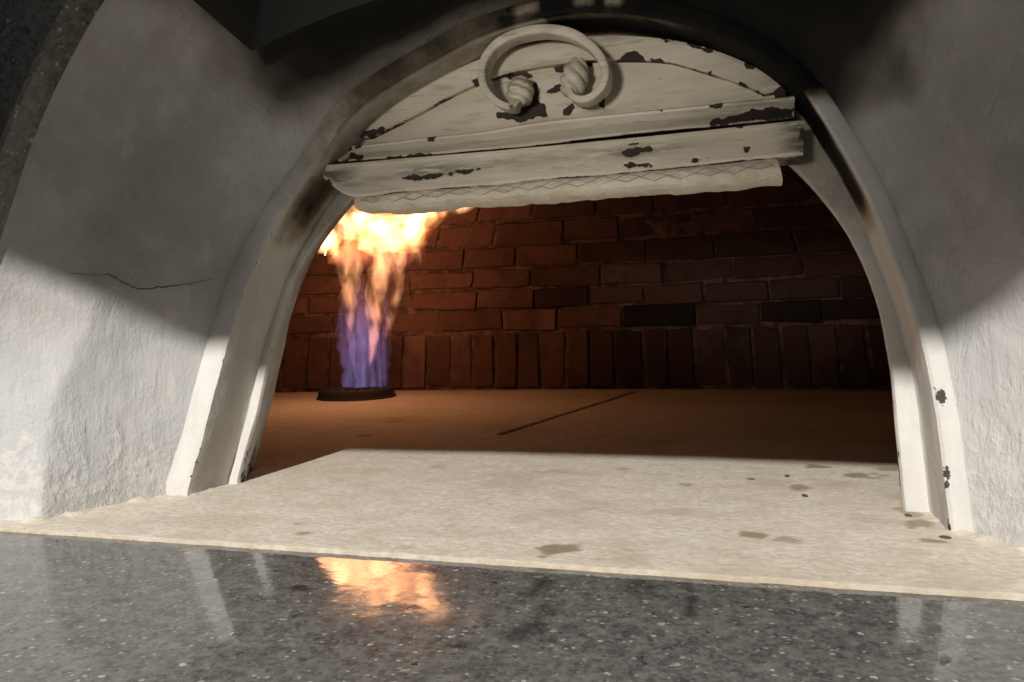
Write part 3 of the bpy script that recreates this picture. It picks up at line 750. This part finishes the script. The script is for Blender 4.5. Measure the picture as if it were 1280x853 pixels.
strip('cross_bar', bt, bb, [(0, .764), (0, .736), (.03, .7335), (.10, .7335), (.13, .7350), (.5, .7352), (.92, .7350), (1, .7375), (1, .752)], .783, 400, M['door'], 'beam', .0010,
      lambda X, Z, S: np.maximum(np.maximum(.85*sstep(-.40, -.455, X)*sstep(.05, .2, S)*sstep(.85, .6, S), .9*sstep(.018, .05, X)),
                                 .75*np.exp(-((S-.42)/.2)**2)*(np.exp(-((X+.33)/.05)**2)+np.exp(-((X+.105)/.055)**2)+.5*np.exp(-((X+.23)/.05)**2))))
lt = np.array(catmull([p for p in T['beam_bot'][2:-1]]+[(.026, .3325)], 80)); lt[:, 1] += .004
lb = np.array(catmull(T['lip_bot'], 80))
lb[:, 1] += np.array([.0030*fbm((x, 0, 0), 38, 3)+.0016*fbm((x, 2, 0), 120, 3) for x in lb[:, 0]])
lip = strip('mortar_lip', lt, lb, [(0, .752), (.12, .743), (.3, .7395), (.55, .739), (.8, .742), (.93, .749), (1, .757)], .783, 400, M['lip'], None, .0065)
# chicken wire showing through the mortar: long flat diamonds
def wire():
    from mathutils.bvhtree import BVHTree
    me = lip.data; off = np.array(parent_world(lip))
    bv = BVHTree.FromPolygons([Vector(np.array(v.co)+off) for v in me.vertices], [list(p.vertices) for p in me.polygons])
    n = 240; V = []; F = []
    xs = np.linspace(-.418, .022, n)
    for row, (off_, amp, ph) in enumerate(((.44, .20, 0), (.44, .20, math.pi))):
        pts = []
        for q, x in enumerate(xs):
            t = (x-xs[0])/(xs[-1]-xs[0])
            zt = np.interp(x, lt[:, 0], lt[:, 1]); zb = np.interp(x, lb[:, 0], lb[:, 1])
            sft = off_+amp*(2/math.pi)*math.asin(.97*math.sin(2*math.pi*(x+.006*fbm((x, row, 0), 9, 2))/.052+ph))+.08*fbm((x, row, 4), 20, 2)
            z = zt+(zb-zt)*min(sft, .97)
            h = bv.ray_cast(Vector((x, .60, z)), Vector((0, 1, 0)))
            if h[0] is None: continue
            p = np.array(h[0]); p[1] += .0002+.0014*fbm((x, row, 9), 30, 2); pts.append(p)
        v, f = sweep(pts, [.0006]*len(pts), 6); f = [[i+len(V) for i in ff] for ff in f]; V += v.tolist(); F += f
    mesh_obj('wire_mesh', V, F, M['wire'], lip)
wire()

# scroll handle: a forged strap bent into a horseshoe with curled-in, rope-twisted ends
def handle():
    P = catmull(T['handle'], 130); P = smooth_curve(P, 6); n = len(P)
    t = np.linspace(0, 1, n)
    y = .754-.016*np.sin(math.pi*t)**.6
    path = np.stack([P[:, 0], y+LEAN*P[:, 1], P[:, 1]], 1)
    tan = np.gradient(path, axis=0); tan /= np.linalg.norm(tan, axis=1)[:, None]
    w = .0036+.0019*np.sin(math.pi*t)      # half width seen from the front
    V = []; prof = []
    for k in range(20):
        th = 2*math.pi*k/20; c, s_ = math.cos(th), math.sin(th)
        prof.append((math.copysign(abs(c)**.32, c), math.copysign(abs(s_)**.32, s_)))
    for i in range(n):
        a = np.cross([0, 1, 0], tan[i]); a /= np.linalg.norm(a); b = np.cross(tan[i], a)
        for (c, s_) in prof:
            V.append(path[i]+a*c*w[i]*(1+.08*fbm(path[i], 60, 2))+b*s_*.0115)
    F = grid_faces(n, 20, True); F.append(list(range(20))); F.append([(n-1)*20+k for k in range(20)])
    ch = np.array([.40*fbm(v, 45, 3)+.12 for v in V]); ch[:20*6] += .3
    h = mesh_obj('scroll_handle', V, F, M['door'], door, attrs={'chip': ch, 'soot': np.array([max(0, .75*fbm(v, 30, 3)+.12) for v in V])})
    md = h.modifiers.new('edges', 'EDGE_SPLIT'); md.split_angle = math.radians(35)
    for (p, q), sg in zip(T['knobs'], (1, 1)):
        p, q = np.array(p), np.array(q); m = 90; ns = 48; ax = q-p; L = np.linalg.norm(ax); ax /= L; side = np.array([ax[1], -ax[0]])
        V = []
        for i in range(m):
            u = i/(m-1); r = .0142*max(.12, math.sin(math.pi*(.14+.80*u)))**.55*(1 if u > .02 else .6)
            if u > .985: r *= .3
            for k in range(ns):
                th = 2*math.pi*k/ns
                rr = r*(1+.22*(abs(math.sin(2*th+sg*9.5*u))-.55))
                c = p+ax*L*u
                x = c[0]+side[0]*math.cos(th)*rr; z = c[1]+side[1]*math.cos(th)*rr
                V.append((x, .7545+LEAN*c[1]+math.sin(th)*rr*1.05, z))
        F = grid_faces(m, ns, True); F.append(list(range(ns))); F.append([(m-1)*ns+k for k in range(ns)])
        mesh_obj('twisted_knob', V, F, M['door'], h, attrs={'chip': np.zeros(len(V)), 'soot': np.array([max(0, .7*fbm(v, 60, 2)+.25) for v in V])})
handle()

# ------------------------------------------------------------------ gas burner
BX, BY = -.957, 1.775
burner = empty('gas_burner', (BX, BY, 0), 'low black iron ring burner on the back left of the hearth, under the flame', 'burner')
def lathe(prof, n=56, c=(BX, BY, 0)):
    V = [(c[0]+r*math.cos(2*math.pi*k/n), c[1]+r*math.sin(2*math.pi*k/n), c[2]+z) for r, z in prof for k in range(n)]
    return V, grid_faces(len(prof), n, True)
v, f = lathe([(.096, .001), (.094, .020), (.090, .0245), (.060, .0245), (.055, .020), (.054, .002), (.096, .001)])
mesh_obj('burner_ring', v, f, M['iron'], burner)
v, f = lathe([(.099, .001), (.098, .005), (.094, .006), (.094, .001), (.099, .001)]); mesh_obj('base_flange', v, f, M['iron'], burner)
for k in range(18):
    th = 2*math.pi*k/18
    v, f = lathe([(.0001, .024), (.0045, .024), (.0042, .028), (.0022, .0285), (.0018, .026), (.0001, .026)], 12, (BX+.074*math.cos(th), BY+.074*math.sin(th), 0))
    mesh_obj('gas_jet', v, f, M['iron'], burner)

# ------------------------------------------------------------------ the flame
flame = empty('gas_flame', (BX, BY, .027), 'tall gas flame, violet at the ring and yellow-white where it billows under the door', 'flame')
TONGUES = [('blue',
  [(-0.9784, 1.775, 0.0263, 0.0162), (-0.9762, 1.775, 0.0852, 0.0162), (-0.9826, 1.775, 0.1562, 0.0223), (-0.9849, 1.775, 0.217, 0.0162),
   (-0.9784, 1.775, 0.2674, 0.0061)]),
 ('blue',
  [(-0.9203, 1.75, 0.0285, 0.0238), (-0.9222, 1.75, 0.0961, 0.0258), (-0.9241, 1.75, 0.1656, 0.0357), (-0.9259, 1.75, 0.2351, 0.0337),
   (-0.9238, 1.75, 0.2943, 0.0158), (-0.9227, 1.75, 0.3239, 0.0059)]),
 ('blue',
  [(-0.8909, 1.77, 0.0266, 0.02), (-0.8841, 1.77, 0.0945, 0.0199), (-0.8732, 1.77, 0.1541, 0.0179), (-0.8624, 1.77, 0.2134, 0.0119),
   (-0.8588, 1.77, 0.2529, 0.0059)]),
 ('blue', [(-0.9211, 1.79, 0.0248, 0.0081), (-0.9231, 1.79, 0.0938, 0.0101), (-0.9257, 1.79, 0.1445, 0.0081), (-0.9239, 1.79, 0.195, 0.004)]),
 ('orange',
  [(-0.95, 1.74, 0.1565, 0.004), (-0.9307, 1.708, 0.2056, 0.0117), (-0.9154, 1.676, 0.2624, 0.0191), (-0.8937, 1.644, 0.3168, 0.0243),
   (-0.8809, 1.612, 0.3564, 0.0275), (-0.8582, 1.58, 0.3831, 0.0179)]),
 ('orange',
  [(-0.9054, 1.75, 0.0761, 0.004), (-0.8801, 1.7217, 0.1322, 0.0097), (-0.8592, 1.6933, 0.1941, 0.0153), (-0.8342, 1.665, 0.2592, 0.0243),
   (-0.8059, 1.6367, 0.3123, 0.0275), (-0.7726, 1.6083, 0.354, 0.0287), (-0.7484, 1.58, 0.3768, 0.0176)]),
 ('orange',
  [(-0.8643, 1.76, 0.1443, 0.004), (-0.8343, 1.724, 0.1932, 0.0097), (-0.8028, 1.688, 0.2398, 0.0132), (-0.7737, 1.652, 0.2933, 0.0147),
   (-0.7455, 1.616, 0.3353, 0.0126), (-0.7238, 1.58, 0.3666, 0.007)]),
 ('orange',
  [(-0.674, 1.56, 0.29, 0.0034), (-0.6763, 1.555, 0.3241, 0.0103), (-0.6821, 1.55, 0.3616, 0.0171), (-0.6939, 1.545, 0.3874, 0.0222),
   (-0.7134, 1.54, 0.4034, 0.0137)]),
 ('plume',
  [(-0.9484, 1.6, 0.3517, 0.0074), (-0.9178, 1.588, 0.3728, 0.02), (-0.8857, 1.576, 0.3951, 0.0305), (-0.8466, 1.564, 0.4075, 0.0319),
   (-0.8048, 1.552, 0.4105, 0.0297), (-0.7603, 1.54, 0.4081, 0.031)]),
 ('plume', [(-0.8761, 1.58, 0.3358, 0.009), (-0.884, 1.5667, 0.3531, 0.0161), (-0.8999, 1.5533, 0.3653, 0.0178), (-0.9043, 1.54, 0.3591, 0.0106)]),
 ('plume',
  [(-0.8461, 1.6, 0.3537, 0.0109), (-0.7992, 1.5875, 0.368, 0.0267), (-0.7498, 1.575, 0.3799, 0.0386), (-0.7091, 1.5625, 0.3936, 0.0415),
   (-0.6769, 1.55, 0.4056, 0.0324), (-0.6383, 1.5375, 0.4118, 0.0219), (-0.6042, 1.525, 0.4146, 0.0133), (-0.5675, 1.5125, 0.4155, 0.009),
   (-0.5214, 1.5, 0.4172, 0.0035)]),
 ('veil',
  [(-0.9246, 1.6, 0.3249, 0.0092), (-0.8809, 1.59, 0.3547, 0.0398), (-0.8207, 1.58, 0.3756, 0.0605), (-0.7569, 1.57, 0.3816, 0.0666),
   (-0.7044, 1.56, 0.3879, 0.0518), (-0.653, 1.55, 0.4041, 0.0272), (-0.5994, 1.54, 0.4178, 0.01)])]
M['blue'] = m_flame('violet_gas_flame', [(0, (.46, .40, 1)), (.35, (.55, .36, .88)), (.7, (.70, .32, .50)), (1, (.55, .2, .2))], 6.0, (0, .30), 58, .36, .64, .06, .10, .3)
M['orange'] = m_flame('orange_gas_flame', [(0, (.9, .30, .32)), (.3, (1, .38, .22)), (.6, (1, .42, .18)), (1, (1, .45, .16))], 15, (.05, .38), 30, .40, .66, .02, .35, 1.7)
M['plume'] = m_flame('yellow_billowing_flame', [(0, (1, .30, .10)), (.4, (1, .44, .17)), (1, (1, .54, .24))], 44, (.28, .42), 28, .40, .62, .02, .7, 2.9)
M['veil'] = m_flame('faint_orange_flame', [(0, (.85, .22, .22)), (.5, (1, .24, .05)), (1, (1, .22, .03))], 9, (.25, .42), 18, .36, .64, .08, .6, 4.1)
def tongue(kind, P, R, k, sd, parent):
    v, f = sweep(P, R*k, 20, .85 if kind in ('plume', 'veil') else .55, sd, 1.0 if kind != 'veil' else .8)
    return mesh_obj('flame_tongue' if parent is flame else 'flame_core', v, f, M[kind], parent)
for q, (kind, pts) in enumerate(TONGUES):
    P = catmull([p[:3] for p in pts], 44); R = np.interp(np.linspace(0, 1, 44), np.linspace(0, 1, len(pts)), [p[3] for p in pts])
    R = np.convolve(np.r_[R[0], R[0], R, R[-1], R[-1]], [.1, .2, .4, .2, .1], 'valid'); R[-3:] *= [.8, .55, .2]
    if kind != 'blue': R[:3] *= [.2, .55, .8]
    for i in range(44):
        a = .10*R.mean()*min(1, i/6)
        P[i, 0] += a*fbm((i*.12, q*5, 1), 1.2, 2)*2
    t = tongue(kind, P, R, 1.12, q*3.1, flame)
    if kind != 'blue':
        tongue(kind, P+[0, -.001, 0], R, .80, q*3.1+11, t)
        if kind != 'veil': tongue(kind, P+[0, -.002, 0], R, .50, q*3.1+23, t)


# ------------------------------------------------------------------ counter
def counter():
    xs = np.linspace(-2.0, 1.4, 480); ys = np.r_[np.linspace(-.3, .25, 12), np.linspace(.27, .575, 170), [.62]]
    X, Y = np.meshgrid(xs, ys, indexing='ij'); nx, ny = X.shape
    st = np.zeros(X.shape)
    nn = np.array([[fbm((xs[i], ys[j], 2), 45, 3) for j in range(ny)] for i in range(nx)])
    for (x, y, rx, ry, a) in [(-0.1496, 0.5773, 0.0049, 0.025, 0.8), (-0.1452, 0.5362, 0.0029, 0.0276, 0.6), (-0.1308, 0.4852, 0.0031, 0.0203, 0.45), (-0.0474, 0.5749, 0.0023, 0.0236, 0.5), (-0.039, 0.5173, 0.0026, 0.0192, 0.6), (-0.3126, 0.4893, 0.0052, 0.0059, 0.9), (-0.1339, 0.4455, 0.0058, 0.0215, 0.5), (-0.0777, 0.5426, 0.0067, 0.0214, 0.35), (0.1079, 0.5679, 0.0116, 0.0062, 0.4), (-0.426, 0.438, 0.0045, 0.0051, 0.5), (-0.1651, 0.4196, 0.0046, 0.0041, 0.6), (-0.0115, 0.599, 0.0119, 0.0056, 0.6)]:
        st = np.maximum(st, min(1, 1.4*a)*sstep(1.15, .5, np.hypot((X-x)/(1.8*rx), (Y-y)/(1.25*ry))+1.2*nn))
    V = np.stack([X, Y, np.full(X.shape, -.0035)], 2).reshape(-1, 3)
    F = grid_faces(nx, ny); n = nx*ny
    bot = np.array([(-2.0, -.3, -.047), (1.4, -.3, -.047), (1.4, .62, -.047), (-2.0, .62, -.047)])
    V = np.vstack([V, bot])
    F += [[n, n+1, n+2, n+3], [i*ny for i in range(nx)]+[n+1, n], [i*ny+ny-1 for i in range(nx-1, -1, -1)]+[n+3, n+2],
          [j for j in range(ny-1, -1, -1)]+[n, n+3], [(nx-1)*ny+j for j in range(ny)]+[n+2, n+1]]
    o = mesh_obj('granite_counter', V, F, M['granite'], None, smooth=False, attrs={'stain': np.r_[st.ravel(), np.zeros(4)]})
    tag(o, 'polished grey speckled granite counter reflecting the flame, in front of the oven mouth', 'counter')
counter()

# ------------------------------------------------------------------ small burnt crumbs lying on the hearth
def crumb(x, y, r, label, sq=.45):
    me = bpy.data.meshes.new('burnt_crumb'); bm = bmesh.new(); bmesh.ops.create_icosphere(bm, subdivisions=3, radius=r)
    for v in bm.verts:
        n = 1+.55*fbm(np.array(v.co)*1.0+x*10, 130, 2); v.co = v.co*n; v.co.x *= 1.7; v.co.z = max(v.co.z*sq, -r*.25)
    bm.to_mesh(me); bm.free(); me.materials.append(M['crumb']); me.polygons.foreach_set('use_smooth', [True]*len(me.polygons))
    o = bpy.data.objects.new('burnt_crumb', me); COL.objects.link(o); o.location = (x, y, r*.25); o.rotation_euler.z = x*40
    tag(o, label, 'crumb', 'burnt crumbs on the hearth'); return o
crumb(.0353, .93, 0.0026, 'thin hooked burnt crumb near the shadow line of the hearth')
crumb(-.003, .905, .0028, 'burnt crumb on the pale hearth, left of the brown smear')
crumb(.131, .768, 0.0024, 'burnt crumb at the foot of the right inner frame lip')
crumb(.146, .698, 0.0028, 'burnt crumb at the foot of the right outer frame lip')
crumb(.048, .832, .0026, 'tiny burnt crumb alone on the white flour, right of centre')


# ------------------------------------------------------------------ light
w = bpy.data.worlds.new('World'); SC.world = w; w.use_nodes = True
bg = w.node_tree.nodes['Background']; bg.inputs['Color'].default_value = (.95, .97, 1, 1); bg.inputs['Strength'].default_value = WORLD
lp = Vector((LX, LY, SLOPE*(1.035-LY)))
sd = bpy.data.lights.new('ceiling_spot', 'SPOT'); sd.energy = KEY; sd.color = (1, .955, .885); sd.shadow_soft_size = .013
HALF = math.radians(75); edge = -math.atan(SLOPE)
sd.spot_size = 2*HALF; sd.spot_blend = BLEND
so = bpy.data.objects.new('ceiling_spot', sd); COL.objects.link(so); so.location = lp
ax = Vector((0, math.cos(edge-HALF), math.sin(edge-HALF)))
so.rotation_euler = ax.to_track_quat('-Z', 'Y').to_euler()
fd = bpy.data.lights.new('flame_light', 'POINT'); fd.energy = FLAMEW; fd.color = (1, .44, .20); fd.shadow_soft_size = .10
fo = bpy.data.objects.new('flame_light', fd); COL.objects.link(fo); fo.location = (-.90, 1.665, .33)

ad = bpy.data.lights.new('door_fill_spot', 'SPOT'); ad.energy = DOOR_FILL; ad.color = (1, .93, .82); ad.shadow_soft_size = .16  # unseen narrow fill spot, added to brighten the door
ad.spot_size = math.radians(17.5); ad.spot_blend = 1
ao = bpy.data.objects.new('door_fill_spot', ad); COL.objects.link(ao); ao.location = (-.62, -1.5, .34)
ao.rotation_euler = (Vector((-.2, .77, .44))-ao.location).to_track_quat('-Z', 'Y').to_euler()

# ------------------------------------------------------------------ camera
cd = bpy.data.cameras.new('Camera'); cam = bpy.data.objects.new('Camera', cd); COL.objects.link(cam)
yaw, pit, rol = math.radians(17), math.radians(-1.55), math.radians(1.6)
fw = Vector((-math.sin(yaw)*math.cos(pit), math.cos(yaw)*math.cos(pit), math.sin(pit))); rt = Vector((math.cos(yaw), math.sin(yaw), 0)); up = rt.cross(fw)
r2 = rt*math.cos(rol)-up*math.sin(rol); u2 = up*math.cos(rol)+rt*math.sin(rol)
mw = Matrix((r2, u2, -fw)).transposed().to_4x4(); mw.translation = (0, 0, .185); cam.matrix_world = mw
cd.sensor_width = 36; cd.lens = 980/1280*36; cd.clip_start = .02; cd.clip_end = 50
SC.camera = cam
SC.view_settings.view_transform = 'Standard'; SC.view_settings.look = 'None'; SC.view_settings.gamma = 1; SC.view_settings.exposure = 0
cy = SC.cycles
cy.use_denoising = True
try: cy.denoiser = 'OPENIMAGEDENOISE'
except Exception: pass
cy.max_bounces = 8; cy.diffuse_bounces = 5; cy.glossy_bounces = 4; cy.transparent_max_bounces = 16; cy.volume_bounces = 0
cy.sample_clamp_indirect = 6; cy.volume_step_rate = 1.0; cy.volume_max_steps = 128
